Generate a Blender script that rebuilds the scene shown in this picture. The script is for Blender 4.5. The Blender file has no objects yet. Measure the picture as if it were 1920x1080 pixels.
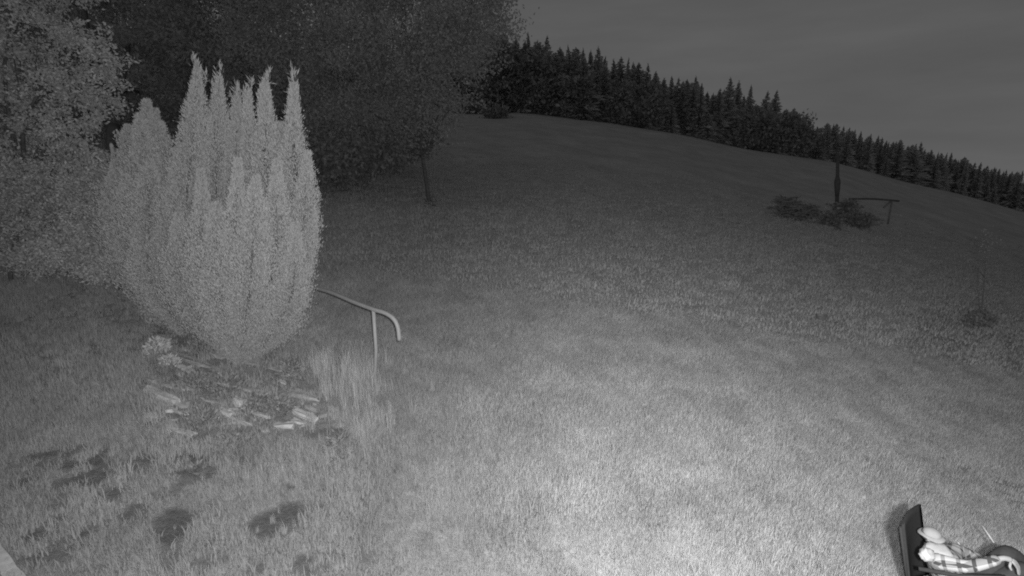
import bpy, bmesh, math, random
import numpy as np
from mathutils import Vector, Matrix, Euler
R = math.radians
random.seed(7)
rng = np.random.default_rng(7)
sc = bpy.context.scene
COL = sc.collection

# ------------------------------------------------------------------ camera
H = 4.5
PITCH = 14.0
F = 960.0                      # focal length in pixels of the 1920 px frame
cd = bpy.data.cameras.new('camera')
cam = bpy.data.objects.new('camera', cd)
COL.objects.link(cam)
cam.location = (0, 0, H)
cam.rotation_euler = (R(90 - PITCH), 0, 0)
cd.sensor_width = 36.0
cd.lens = 18.0
cd.clip_start = 0.05
cd.clip_end = 3000
sc.camera = cam

# ------------------------------------------------------------------ world (dusk sky, monochrome near infrared)
w = bpy.data.worlds.new('World')
sc.world = w
w.use_nodes = True
nt = w.node_tree
nt.nodes.clear()
out = nt.nodes.new('ShaderNodeOutputWorld')
bg = nt.nodes.new('ShaderNodeBackground')
sky = nt.nodes.new('ShaderNodeTexSky')
sky.sky_type = 'NISHITA'
sky.sun_disc = False
sky.sun_elevation = R(4)
sky.sun_rotation = R(-60)
sky.dust_density = 3.0
bw = nt.nodes.new('ShaderNodeRGBToBW')
gam = nt.nodes.new('ShaderNodeMath'); gam.operation = 'POWER'; gam.inputs[1].default_value = 0.42
tc = nt.nodes.new('ShaderNodeTexCoord')
mp = nt.nodes.new('ShaderNodeMapping'); mp.inputs['Scale'].default_value = (1.2, 1.2, 7.0)
cl = nt.nodes.new('ShaderNodeTexNoise'); cl.inputs['Scale'].default_value = 2.2; cl.inputs['Detail'].default_value = 6; cl.inputs['Roughness'].default_value = 0.55
mr = nt.nodes.new('ShaderNodeMapRange'); mr.inputs['From Min'].default_value = 0.3; mr.inputs['From Max'].default_value = 0.7
mr.inputs['To Min'].default_value = 0.88; mr.inputs['To Max'].default_value = 1.12
mu = nt.nodes.new('ShaderNodeMath'); mu.operation = 'MULTIPLY'
L = nt.links.new
sv_ = nt.nodes.new('ShaderNodeVectorMath'); sv_.operation = 'ADD'; sv_.inputs[1].default_value = (0, 0, 0.22)   # the land falls away, so the sky's lower edge lies below eye level
sn_ = nt.nodes.new('ShaderNodeVectorMath'); sn_.operation = 'NORMALIZE'
L(tc.outputs['Generated'], sv_.inputs[0]); L(sv_.outputs[0], sn_.inputs[0]); L(sn_.outputs[0], sky.inputs['Vector'])
L(sky.outputs['Color'], bw.inputs[0]); L(bw.outputs[0], gam.inputs[0])
L(tc.outputs['Generated'], mp.inputs['Vector']); L(mp.outputs[0], cl.inputs['Vector']); L(cl.outputs[0], mr.inputs['Value'])
L(gam.outputs[0], mu.inputs[0]); L(mr.outputs[0], mu.inputs[1])
L(mu.outputs[0], bg.inputs['Color']); L(bg.outputs[0], out.inputs[0])
bg.inputs['Strength'].default_value = 0.104

sd = bpy.data.lights.new('sun', 'SUN')
sd.energy = 0.05
sd.angle = R(40)
so = bpy.data.objects.new('sun', sd)
COL.objects.link(so)
so.rotation_euler = (R(72), 0, R(-65))      # afterglow low on the left, behind the camera

# the camera's own infrared lamp, mounted on the house wall just right of the lens
ld = bpy.data.lights.new('infrared_lamp', 'SPOT')
ld.energy = 3350
ld.spot_size = R(108)
ld.spot_blend = 1.0
ld.shadow_soft_size = 0.13
lo = bpy.data.objects.new('infrared_lamp', ld)
COL.objects.link(lo)
lo.location = (0.62, -0.05, H - 0.10)
# the ring of infrared diodes round the lens itself
ld2 = bpy.data.lights.new('infrared_diodes', 'SPOT')
ld2.energy = 1780
ld2.spot_size = R(146)
ld2.spot_blend = 1.0
ld2.shadow_soft_size = 0.06
lo2 = bpy.data.objects.new('infrared_diodes', ld2)
COL.objects.link(lo2)
lo2.location = (0.06, 0.0, H + 0.05)

sc.view_settings.view_transform = 'Standard'
sc.view_settings.look = 'None'
sc.view_settings.exposure = 0
sc.view_settings.gamma = 1
sc.view_settings.use_curve_mapping = False
sc.render.engine = 'CYCLES'
sc.cycles.use_denoising = False
sc.cycles.max_bounces = 4
sc.cycles.diffuse_bounces = 2
sc.cycles.transmission_bounces = 2
sc.cycles.transparent_max_bounces = 4
sc.cycles.filter_width = 1.9

# ------------------------------------------------------------------ terrain function
def _h(ix, iy, s):
    v = np.sin(ix * 127.1 + iy * 311.7 + s * 74.7) * 43758.5453
    return v - np.floor(v)

def vnoise(x, y, s=0.0):
    x = np.asarray(x, float); y = np.asarray(y, float)
    ix = np.floor(x); iy = np.floor(y)
    fx = x - ix; fy = y - iy
    fx = fx * fx * (3 - 2 * fx); fy = fy * fy * (3 - 2 * fy)
    a = _h(ix, iy, s); b = _h(ix + 1, iy, s); c = _h(ix, iy + 1, s); d = _h(ix + 1, iy + 1, s)
    return (a * (1 - fx) + b * fx) * (1 - fy) + (c * (1 - fx) + d * fx) * fy

def fbm(x, y, s=0.0, o=4):
    t = 0; a = 1; n = 0
    for k in range(o):
        t = t + a * vnoise(x * 2 ** k, y * 2 ** k, s + k); n += a; a *= 0.5
    return t / n

cp, sp = math.cos(R(PITCH)), math.sin(R(PITCH))
def ray(px, py):
    u = px - 960.0; v = 540.0 - py
    return np.array([u, F * cp + v * sp, -F * sp + v * cp])

def at(px, py, y):
    d = ray(px, py)
    d = d / d[1] * y
    return Vector((d[0], d[1], d[2] + H))

YC = 72.0
_cr = [(700, 196), (830, 205), (1000, 213), (1140, 230), (1280, 253), (1400, 280), (1560, 303), (1700, 342), (1800, 364), (1920, 398)]
_ca, _cdl = [], []
for px, py in _cr:
    p = at(px, py, YC)
    _ca.append(p.x / YC); _cdl.append(p.z - (-0.16 * p.x + 0.13 * YC))
_cdl[0] = _cdl[1]

def sst(t):
    t = np.clip(t, 0, 1)
    return t * t * (3 - 2 * t)

def terrain(x, y):
    x = np.asarray(x, float); y = np.asarray(y, float)
    yy = np.maximum(y, 1.0)
    z = -0.16 * x + 0.13 * y
    z = z + sst((y - 10) / (YC - 10)) * np.interp(x / yy, _ca, _cdl) * (y > 0)
    z = z + (fbm(x * 0.9, y * 0.9, 3) - 0.5) * 0.10 + (fbm(x * 3.1, y * 3.1, 5) - 0.5) * 0.05
    z = z + (fbm(x * 0.16, y * 0.12, 9) - 0.5) * 0.5 * sst((y - 8) / 30) * (1 - sst((y - 62) / 10))
    # the rockery bank: steeper drop in front of the clipped conifers
    bx = np.exp(-((x + 3.6) / 1.9) ** 2)
    z = z + bx * 0.16 * (sst((y - 5.0) / 1.5) - sst((y - 7.6) / 3.0))
    # ground falls away beyond the crest
    z = z - np.where(y > YC, (y - YC) * 0.05 + np.clip(y - YC, 0, 40) ** 2 * 0.004, 0)
    # far land levels out
    r = np.sqrt(x * x + y * y)
    k = sst((r - 110) / 250)
    z = z * (1 - k) + (-80.0) * k
    return z

def gz(x, y):
    return float(terrain(x, y))

def hit(px, py, lift=0.0):
    d = ray(px, py); d = d / d[1]
    lo_, y = 1.5, 1.5
    while y < 300:
        p = d * y
        if p[2] + H <= gz(p[0], p[1]) + lift:
            a, b = lo_, y
            for _ in range(20):
                m = (a + b) / 2
                p = d * m
                if p[2] + H <= gz(p[0], p[1]) + lift: b = m
                else: a = m
            p = d * b
            return Vector((p[0], p[1], p[2] + H))
        lo_ = y
        y *= 1.01
    p = d * 70
    return Vector((p[0], p[1], p[2] + H))

# aim the lamp
tgt = hit(1690, 770)
lo.rotation_euler = (tgt - lo.location).to_track_quat('-Z', 'Y').to_euler()

tgt2 = hit(960, 610)
lo2.rotation_euler = (tgt2 - lo2.location).to_track_quat('-Z', 'Y').to_euler()

# ------------------------------------------------------------------ materials (near infrared: everything is a grey)
def new_mat(name):
    m = bpy.data.materials.new(name); m.use_nodes = True
    t = m.node_tree; t.nodes.clear()
    o = t.nodes.new('ShaderNodeOutputMaterial')
    return m, t, o

def grey(name, v, rough=0.85, var=0.25, scale=8.0, bump=0.0, spec=0.2, metal=0.0):
    m, t, o = new_mat(name)
    b = t.nodes.new('ShaderNodeBsdfPrincipled')
    b.inputs['Roughness'].default_value = rough
    b.inputs['Specular IOR Level'].default_value = spec
    b.inputs['Metallic'].default_value = metal
    tc = t.nodes.new('ShaderNodeTexCoord')
    n = t.nodes.new('ShaderNodeTexNoise'); n.inputs['Scale'].default_value = scale; n.inputs['Detail'].default_value = 8; n.inputs['Roughness'].default_value = 0.65
    r = t.nodes.new('ShaderNodeMapRange')
    r.inputs['From Min'].default_value = 0.3; r.inputs['From Max'].default_value = 0.7
    r.inputs['To Min'].default_value = v * (1 - var); r.inputs['To Max'].default_value = v * (1 + var)
    t.links.new(tc.outputs['Object'], n.inputs['Vector']); t.links.new(n.outputs[0], r.inputs['Value'])
    t.links.new(r.outputs[0], b.inputs['Base Color'])
    if bump:
        bp = t.nodes.new('ShaderNodeBump'); bp.inputs['Strength'].default_value = bump; bp.inputs['Distance'].default_value = 0.02
        t.links.new(n.outputs[0], bp.inputs['Height']); t.links.new(bp.outputs[0], b.inputs['Normal'])
    t.links.new(b.outputs[0], o.inputs[0])
    return m

def leafmat(name, v, var=0.4, trans=0.3, per='island'):
    m, t, o = new_mat(name)
    d = t.nodes.new('ShaderNodeBsdfDiffuse'); tr = t.nodes.new('ShaderNodeBsdfTranslucent')
    mx = t.nodes.new('ShaderNodeMixShader'); mx.inputs[0].default_value = trans
    r = t.nodes.new('ShaderNodeMapRange')
    r.inputs['To Min'].default_value = v * (1 - var); r.inputs['To Max'].default_value = v * (1 + var)
    if per == 'island':
        g = t.nodes.new('ShaderNodeNewGeometry'); src = g.outputs['Random Per Island']
    else:
        g = t.nodes.new('ShaderNodeObjectInfo')
        nn = t.nodes.new('ShaderNodeTexNoise'); nn.inputs['Scale'].default_value = 1.6; nn.inputs['Detail'].default_value = 7; nn.inputs['Roughness'].default_value = 0.7
        t.links.new(g.outputs['Location'], nn.inputs['Vector'])
        r2 = t.nodes.new('ShaderNodeMapRange'); r2.inputs['From Min'].default_value = 0.32; r2.inputs['From Max'].default_value = 0.68
        t.links.new(nn.outputs[0], r2.inputs['Value']); src = r2.outputs[0]
    t.links.new(src, r.inputs['Value'])
    t.links.new(r.outputs[0], d.inputs['Color']); t.links.new(r.outputs[0], tr.inputs['Color'])
    t.links.new(d.outputs[0], mx.inputs[1]); t.links.new(tr.outputs[0], mx.inputs[2]); t.links.new(mx.outputs[0], o.inputs[0])
    return m

M = {}
M['grass'] = leafmat('grass_blades', 0.46, 0.22, 0.35, 'object')
M['tallgrass'] = leafmat('tall_dry_grass', 0.64, 0.22, 0.35)
M['cypress'] = leafmat('cypress_foliage', 0.56, 0.10, 0.4)
M['juniper'] = leafmat('juniper_foliage', 0.60, 0.10, 0.4)
M['leaf_near'] = leafmat('near_leaves', 0.58, 0.3, 0.4)
M['leaf_shrub'] = leafmat('shrub_leaves', 0.58, 0.35, 0.4)
M['leaf_tree'] = leafmat('tree_leaves', 0.44, 0.15, 0.5)
M['leaf_far'] = leafmat('far_leaves', 0.34, 0.3, 0.25)
M['needle'] = leafmat('conifer_needles', 0.52, 0.3, 0.4)
M['weed'] = leafmat('rockery_plants', 0.30, 0.45, 0.25)
M['flower'] = leafmat('pale_rockery_plants', 0.62, 0.25, 0.25)
M['dark_leaf'] = leafmat('dark_scrub', 0.24, 0.35, 0.3)
M['bark'] = grey('bark', 0.12, 0.95, 0.4, 12, 0.6)
M['stone'] = grey('pale_stone', 0.52, 0.9, 0.3, 9, 0.7)
M['stone2'] = grey('grey_stone', 0.36, 0.9, 0.35, 7, 0.7)
M['kerb'] = grey('weathered_concrete', 0.50, 0.9, 0.18, 14, 0.4)
M['rail'] = grey('galvanised_rail', 0.36, 0.6, 0.10, 20, 0.05, 0.4)
M['wood'] = grey('weathered_wood', 0.17, 0.9, 0.3, 10, 0.4)
M['tarred'] = grey('dark_old_wood', 0.085, 0.9, 0.3, 10, 0.3)
M['palewood'] = grey('pale_stake_wood', 0.42, 0.9, 0.2, 10, 0.3)
M['fabric'] = grey('dark_sling_fabric', 0.042, 0.95, 0.15, 40, 0.0, 0.0)
M['tube'] = grey('chair_tube', 0.42, 0.4, 0.05, 10, 0.0, 0.5)
M['skin'] = grey('skin', 0.30, 0.6, 0.06, 10, 0.0, 0.3)
M['hair'] = grey('hair', 0.10, 0.8, 0.3, 60, 0.4)
M['cap'] = grey('pale_cap_cloth', 0.28, 0.9, 0.10, 20, 0.2)
M['scarf'] = grey('white_cloth', 0.42, 0.9, 0.06, 14, 0.2)
M['trouser'] = grey('dark_trousers', 0.045, 0.9, 0.2, 16, 0.3)
M['white'] = grey('white_plastic', 0.45, 0.6, 0.05, 10)

# plaid shirt
m, t, o = new_mat('plaid_shirt')
b = t.nodes.new('ShaderNodeBsdfPrincipled'); b.inputs['Roughness'].default_value = 0.9; b.inputs['Specular IOR Level'].default_value = 0.1
tcn = t.nodes.new('ShaderNodeTexCoord'); sx = t.nodes.new('ShaderNodeSeparateXYZ')
mpp = t.nodes.new('ShaderNodeMapping'); mpp.inputs['Rotation'].default_value = (R(8), R(24), R(40))
t.links.new(tcn.outputs['Object'], mpp.inputs['Vector']); t.links.new(mpp.outputs[0], sx.inputs[0])
def stripe(sock, freq, thr):
    a = t.nodes.new('ShaderNodeMath'); a.operation = 'MULTIPLY'; a.inputs[1].default_value = freq
    t.links.new(sock, a.inputs[0])
    f = t.nodes.new('ShaderNodeMath'); f.operation = 'FRACT'; t.links.new(a.outputs[0], f.inputs[0])
    g = t.nodes.new('ShaderNodeMath'); g.operation = 'LESS_THAN'; g.inputs[1].default_value = thr
    t.links.new(f.outputs[0], g.inputs[0])
    return g.outputs[0]
s1 = stripe(sx.outputs['X'], 9.0, 0.28); s2 = stripe(sx.outputs['Z'], 10.0, 0.28); s3 = stripe(sx.outputs['Y'], 9.0, 0.24)
ad = t.nodes.new('ShaderNodeMath'); ad.operation = 'ADD'; t.links.new(s1, ad.inputs[0]); t.links.new(s2, ad.inputs[1])
ad2 = t.nodes.new('ShaderNodeMath'); ad2.operation = 'ADD'; t.links.new(ad.outputs[0], ad2.inputs[0]); t.links.new(s3, ad2.inputs[1])
mrr = t.nodes.new('ShaderNodeMapRange'); mrr.inputs['From Max'].default_value = 2.0; mrr.inputs['To Min'].default_value = 0.42; mrr.inputs['To Max'].default_value = 0.06
t.links.new(ad2.outputs[0], mrr.inputs['Value']); t.links.new(mrr.outputs[0], b.inputs['Base Color']); t.links.new(b.outputs[0], o.inputs[0])
M['plaid'] = m

# ground material: turf, dark earth and painted shade where the attribute says so
m, t, o = new_mat('turf_soil_and_shade')
b = t.nodes.new('ShaderNodeBsdfDiffuse')
tcn = t.nodes.new('ShaderNodeTexCoord')
n1 = t.nodes.new('ShaderNodeTexNoise'); n1.inputs['Scale'].default_value = 0.35; n1.inputs['Detail'].default_value = 12; n1.inputs['Roughness'].default_value = 0.72
n2 = t.nodes.new('ShaderNodeTexNoise'); n2.inputs['Scale'].default_value = 14; n2.inputs['Detail'].default_value = 8; n2.inputs['Roughness'].default_value = 0.8
for n in (n1, n2): t.links.new(tcn.outputs['Object'], n.inputs['Vector'])
def mrange(sock, a0, a1, b0, b1):
    r = t.nodes.new('ShaderNodeMapRange')
    for k, v in zip(('From Min', 'From Max', 'To Min', 'To Max'), (a0, a1, b0, b1)): r.inputs[k].default_value = v
    t.links.new(sock, r.inputs['Value']); return r.outputs[0]
def mth(op, a, bb):
    r = t.nodes.new('ShaderNodeMath'); r.operation = op
    for i, s in enumerate((a, bb)):
        if isinstance(s, float): r.inputs[i].default_value = s
        else: t.links.new(s, r.inputs[i])
    return r.outputs[0]
base = mth('MULTIPLY', mrange(n1.outputs[0], 0.3, 0.7, 0.8, 1.2), mrange(n2.outputs[0], 0.3, 0.7, 0.6, 1.4))
base = mth('MULTIPLY', base, 0.41)
at_ = t.nodes.new('ShaderNodeAttribute'); at_.attribute_name = 'soil_shade'
base = mth('MULTIPLY', base, mrange(at_.outputs['Fac'], 0, 1, 1.0, 0.42))
t.links.new(base, b.inputs['Color'])
bp = t.nodes.new('ShaderNodeBump'); bp.inputs['Strength'].default_value = 0.9; bp.inputs['Distance'].default_value = 0.04
t.links.new(n2.outputs[0], bp.inputs['Height']); t.links.new(bp.outputs[0], b.inputs['Normal'])
t.links.new(b.outputs[0], o.inputs[0])
M['ground'] = m

# ------------------------------------------------------------------ helpers
def tag(o, label=None, cat=None, group=None, kind=None):
    if label: o['label'] = label
    if cat: o['category'] = cat
    if group: o['group'] = group
    if kind: o['kind'] = kind
    return o

def link(name, me, mat, parent=None):
    o = bpy.data.objects.new(name, me)
    COL.objects.link(o)
    if mat is not None and not me.materials: me.materials.append(mat)
    if parent is not None: o.parent = parent
    return o

def empty(name, loc=(0, 0, 0), rz=0):
    o = bpy.data.objects.new(name, None); COL.objects.link(o)
    o.location = loc; o.rotation_euler = (0, 0, rz); o.empty_display_size = 0.2
    return o

def np_mesh(name, V, Fc, smooth=False):
    V = np.asarray(V, np.float32); Fc = np.asarray(Fc, np.int32)
    k = Fc.shape[1]
    me = bpy.data.meshes.new(name)
    me.vertices.add(len(V)); me.vertices.foreach_set('co', V.ravel())
    me.loops.add(Fc.size); me.loops.foreach_set('vertex_index', Fc.ravel())
    me.polygons.add(len(Fc)); me.polygons.foreach_set('loop_start', np.arange(0, Fc.size, k, dtype=np.int32))
    me.polygons.foreach_set('loop_total', np.full(len(Fc), k, np.int32))
    if smooth: me.polygons.foreach_set('use_smooth', np.ones(len(Fc), bool))
    me.update(calc_edges=True)
    return me

def unit(a):
    return a / np.maximum(np.linalg.norm(a, axis=1, keepdims=True), 1e-9)

def leaves(name, C, D, ln, wd, r=None):
    """rhombic leaf per centre C, pointing along D"""
    r = rng if r is None else r
    n = len(C); D = unit(D)
    S = unit(np.cross(D, r.normal(size=(n, 3))))
    ln = np.broadcast_to(ln, n)[:, None]; wd = np.broadcast_to(wd, n)[:, None]
    V = np.stack([C, C + D * ln * 0.45 + S * wd * 0.5, C + D * ln, C + D * ln * 0.45 - S * wd * 0.5], 1).reshape(-1, 3)
    Fc = np.arange(4 * n).reshape(n, 4)
    return np_mesh(name, V, Fc)

def tube_bm(bm, pts, rad, seg=8, cap=True):
    pts = [Vector(p) for p in pts]
    n = len(pts)
    if not hasattr(rad, '__len__'): rad = [rad] * n
    rings = []
    up = Vector((0, 0, 1))
    d0 = (pts[1] - pts[0]).normalized()
    a = d0.cross(up)
    if a.length < 0.05: a = d0.cross(Vector((1, 0, 0)))
    a.normalize()
    for i, p in enumerate(pts):
        d = (pts[min(i + 1, n - 1)] - pts[max(i - 1, 0)]).normalized()
        a = (a - d * a.dot(d)).normalized(); b = d.cross(a)
        rings.append([bm.verts.new(p + (a * math.cos(2 * math.pi * k / seg) + b * math.sin(2 * math.pi * k / seg)) * rad[i]) for k in range(seg)])
    for i in range(n - 1):
        for k in range(seg):
            f = bm.faces.new((rings[i][k], rings[i][(k + 1) % seg], rings[i + 1][(k + 1) % seg], rings[i + 1][k])); f.smooth = True
    if cap:
        bm.faces.new(rings[0][::-1]); bm.faces.new(rings[-1])

def bm_obj(name, bm, mat, parent=None):
    bmesh.ops.recalc_face_normals(bm, faces=bm.faces)
    me = bpy.data.meshes.new(name); bm.to_mesh(me); bm.free()
    return link(name, me, mat, parent)

def catmull(P, n=8):
    P = [Vector(p) for p in P]
    P = [P[0] * 2 - P[1]] + P + [P[-1] * 2 - P[-2]]
    o = []
    for i in range(1, len(P) - 2):
        for k in range(n):
            s = k / n
            a, b, c, d = P[i - 1], P[i], P[i + 1], P[i + 2]
            o.append(0.5 * ((2 * b) + (c - a) * s + (2 * a - 5 * b + 4 * c - d) * s * s + (3 * b - 3 * c + d - a) * s ** 3))
    o.append(P[-2]); return o

# ------------------------------------------------------------------ ground
def grid_axis(n, near, far, fine):
    s = np.linspace(-1, 1, n)
    k = math.asinh(far / fine)
    return np.sinh(s * k) * fine
xs = grid_axis(520, 0, 900, 3.0)
ys = grid_axis(520, 0, 900, 3.0) + 6.0
GX, GY = np.meshgrid(xs, ys)
GZ = terrain(GX, GY)
V = np.stack([GX, GY, GZ], -1).reshape(-1, 3)
nx, ny = len(xs), len(ys)
ii = np.arange(nx * ny).reshape(ny, nx)
Fq = np.stack([ii[:-1, :-1], ii[:-1, 1:], ii[1:, 1:], ii[1:, :-1]], -1).reshape(-1, 4)
me = np_mesh('ground', V, Fq, True)

# bare or mossy dark patches in the lawn, plus dimness painted on the left bank: (px, py, half width, half height, strength)
PATCH = [(522, 978, 58, 27, 1), (330, 983, 30, 26, 1), (250, 961, 27, 11, 0.9), (165, 961, 13, 7, 0.8), (188, 890, 24, 15, 0.8), (213, 922, 20, 8, 0.9),
         (150, 926, 25, 6, 0.7), (374, 888, 32, 13, 0.7), (320, 923, 14, 6, 0.7), (397, 1016, 14, 8, 0.8), (570, 1054, 18, 10, 0.9), (470, 1072, 30, 11, 0.8),
         (684, 1054, 18, 10, 0.8), (416, 1052, 17, 8, 0.8), (252, 1022, 15, 10, 0.6), (135, 1030, 14, 8, 0.7), (80, 854, 34, 5, 0.8), (90, 872, 22, 6, 0.6),
         (105, 983, 22, 12, 0.5), (170, 988, 26, 5, 0.5), (370, 1051, 25, 5, 0.7), (430, 908, 30, 8, 0.4), (300, 870, 25, 8, 0.4), (608, 812, 30, 9, 0.9),  # last patch darkens the ground colour to show a hole by the rockery
         (372, 822, 26, 9, 0.7), (200, 1063, 14, 9, 0.5), (290, 1048, 18, 7, 0.5), (160, 1075, 16, 9, 0.8), (250, 1050, 14, 8, 0.4),
         (330, 775, 60, 50, 0.55), (420, 790, 90, 40, 0.55), (540, 790, 90, 36, 0.55), (450, 730, 170, 60, 0.55), (350, 700, 70, 50, 0.55), (560, 730, 60, 50, 0.55), (470, 690, 90, 40, 0.55), (190, 620, 200, 90, 0.42), (330, 560, 60, 40, 0.6), (240, 545, 24, 10, 0.9), (520, 690, 60, 28, 0.6), (420, 700, 70, 40, 0.6), (350, 650, 60, 30, 0.6), (520, 775, 80, 30, 0.6), (400, 770, 80, 35, 0.5),  # the widest patch paints the dim light of the left bank into the ground
         (1780, 880, 22, 18, 0.4), (1905, 925, 26, 14, 0.5), (1240, 640, 60, 8, 0.3), (1900, 640, 80, 60, 0.4), (1840, 600, 20, 12, 0.8), (700, 640, 26, 20, 0.4), (640, 880, 60, 16, 0.4), (800, 372, 14, 8, 1)]
for _ in range(75):
    PATCH.append((random.uniform(20, 700), random.uniform(845, 1078), random.uniform(9, 22), random.uniform(5, 10), random.uniform(.55, 1)))
pw = []
for px, py, a, bb, s in PATCH:
    c = hit(px, py); ex = hit(px + a, py) - c; ey = hit(px, py - bb) - c
    k_ = 1.3 if a < 36 else 1.08 if a < 60 else 1.0
    pw.append((c.x, c.y, max(ex.length, 0.02) * k_, max(abs(ey.y), 0.02) * k_, s))
def soil_shade(x, y):
    x = np.asarray(x, float); y = np.asarray(y, float)
    o = np.zeros_like(x)
    wob = (fbm(x * 5, y * 5, 21) - 0.5) * 0.9
    for cx, cy, a, bb, s in pw:
        # ellipse axes follow the view azimuth closely enough at these distances
        az = math.atan2(cx, cy); c, sn = math.cos(az), math.sin(az)
        dx = x - cx; dy = y - cy
        lat = dx * c - dy * sn; dep = dx * sn + dy * c
        d = np.sqrt((lat / a) ** 2 + (dep / (bb / max(c, 0.5))) ** 2) + wob
        o = np.maximum(o, s * sst((1.25 - d) / 0.5))
    return np.clip(o, 0, 1)
sa = me.attributes.new('soil_shade', 'FLOAT', 'POINT')
sv = np.zeros(nx * ny)
near = (V[:, 1] > 2) & (V[:, 1] < 30) & (np.abs(V[:, 0]) < 22)
sv[near] = soil_shade(V[near, 0], V[near, 1])
sa.data.foreach_set('value', sv.astype(np.float32))
g = link('ground', me, M['ground'])
tag(g, 'sloping rough grass field rising to the wooded crest', None, None, 'structure')

# ------------------------------------------------------------------ grass
def tuft(name, nb, rad, h0, h1, wd, mat, lean=0.5, seed=0):
    r = np.random.default_rng(seed)
    V, Fc = [], []
    for i in range(nb):
        a = r.uniform(0, 2 * math.pi); q = rad * math.sqrt(r.uniform())
        b = np.array([q * math.cos(a), q * math.sin(a), -0.01])
        la = r.uniform(0, 2 * math.pi); h = r.uniform(h0, h1); l = r.uniform(0.1, lean) * h
        d = np.array([math.cos(la) * l, math.sin(la) * l, 0])
        s = np.array([-math.sin(la + r.uniform(-1, 1)), math.cos(la), 0]) * wd / 2
        m_ = b + d * 0.35 + np.array([0, 0, h * 0.62]); tp = b + d * 1.1 + np.array([0, 0, h])
        k = len(V)
        V += [b - s, b + s, m_ + s * 0.8, m_ - s * 0.8, tp]
        Fc += [(k, k + 1, k + 2), (k, k + 2, k + 3), (k + 3, k + 2, k + 4)]
    me = np_mesh(name, V, Fc)
    me.materials.append(mat)
    return bpy.data.objects.new(name, me)

def scatter(name, src, P, S, RZ, label, idx=None):
    c = bpy.data.collections.new(name + '_source')
    for s in src: c.objects.link(s)
    me = bpy.data.meshes.new(name)
    me.vertices.add(len(P)); me.vertices.foreach_set('co', np.asarray(P, np.float32).ravel())
    a = me.attributes.new('scl', 'FLOAT', 'POINT'); a.data.foreach_set('value', np.asarray(S, np.float32))
    a = me.attributes.new('rz', 'FLOAT', 'POINT'); a.data.foreach_set('value', np.asarray(RZ, np.float32))
    a = me.attributes.new('idx', 'INT', 'POINT'); a.data.foreach_set('value', rng.integers(0, len(src), len(P)).astype(np.int32) if idx is None else idx)
    o = link(name, me, None)
    ng = bpy.data.node_groups.new(name + '_nodes', 'GeometryNodeTree')
    ng.interface.new_socket('Geometry', in_out='INPUT', socket_type='NodeSocketGeometry')
    ng.interface.new_socket('Geometry', in_out='OUTPUT', socket_type='NodeSocketGeometry')
    N = ng.nodes.new
    gi = N('NodeGroupInput'); go = N('NodeGroupOutput'); ip = N('GeometryNodeInstanceOnPoints')
    ci = N('GeometryNodeCollectionInfo'); ci.inputs['Collection'].default_value = c; ci.inputs['Separate Children'].default_value = True; ci.inputs['Reset Children'].default_value = True
    def na(nm, ty):
        x = N('GeometryNodeInputNamedAttribute'); x.data_type = ty; x.inputs['Name'].default_value = nm
        return [q for q in x.outputs if q.enabled and q.name == 'Attribute'][0]
    cx = N('ShaderNodeCombineXYZ')
    ng.links.new(na('rz', 'FLOAT'), cx.inputs['Z'])
    ng.links.new(gi.outputs[0], ip.inputs['Points']); ng.links.new(ci.outputs[0], ip.inputs['Instance'])
    ip.inputs['Pick Instance'].default_value = True
    ng.links.new(na('idx', 'INT'), ip.inputs['Instance Index'])
    ng.links.new(cx.outputs[0], ip.inputs['Rotation']); ng.links.new(na('scl', 'FLOAT'), ip.inputs['Scale'])
    ng.links.new(ip.outputs[0], go.inputs[0])
    md = o.modifiers.new('scatter', 'NODES'); md.node_group = ng
    tag(o, label, None, None, 'stuff')
    return o

def field_points(n, y0, y1, pw_=1.0):
    u = rng.uniform(size=n)
    y = (y0 ** 2 + u * (y1 ** 2 - y0 ** 2)) ** 0.5
    x = rng.uniform(-1.25, 1.25, n) * y
    x += 0
    return x, y
short = [tuft('grass_tuft', 34, 0.075, 0.025, 0.075, 0.007, M['grass'], 0.9, s) for s in range(3)] + [tuft('grass_tuft', 30, 0.08, 0.05, 0.12, 0.007, M['grass'], 0.8, s) for s in (4, 5)]
x, y = field_points(62000, 2.6, 11.5)
keep = (rng.uniform(size=len(x)) > soil_shade(x, y) * 1.35) 
x, y = x[keep], y[keep]
# grass is longer and clumpier in places
cl_ = fbm(x * 1.7, y * 1.7, 31)
s = 0.65 + 1.0 * np.clip(cl_ - 0.3, 0, 1) * 1.6 + rng.uniform(-0.15, 0.2, len(x))
scatter('grass', short, np.stack([x, y, terrain(x, y)], 1), s, rng.uniform(0, 6.28, len(x)), 'short rough grass covering the lawn and slope near the house')
x, y = field_points(60000, 11.0, 40)
keep = rng.uniform(size=len(x)) > sst((y - 14) / 24)
x, y = x[keep], y[keep]
far_t = [tuft('grass_tuft_far', 22, 0.17, 0.03, 0.10, 0.020, M['grass'], 1.1, s) for s in (7, 8, 9)]
scatter('field_grass', far_t, np.stack([x, y, terrain(x, y)], 1), rng.uniform(0.7, 1.5, len(x)), rng.uniform(0, 6.28, len(x)), 'rough pasture grass on the middle of the slope')

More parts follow.
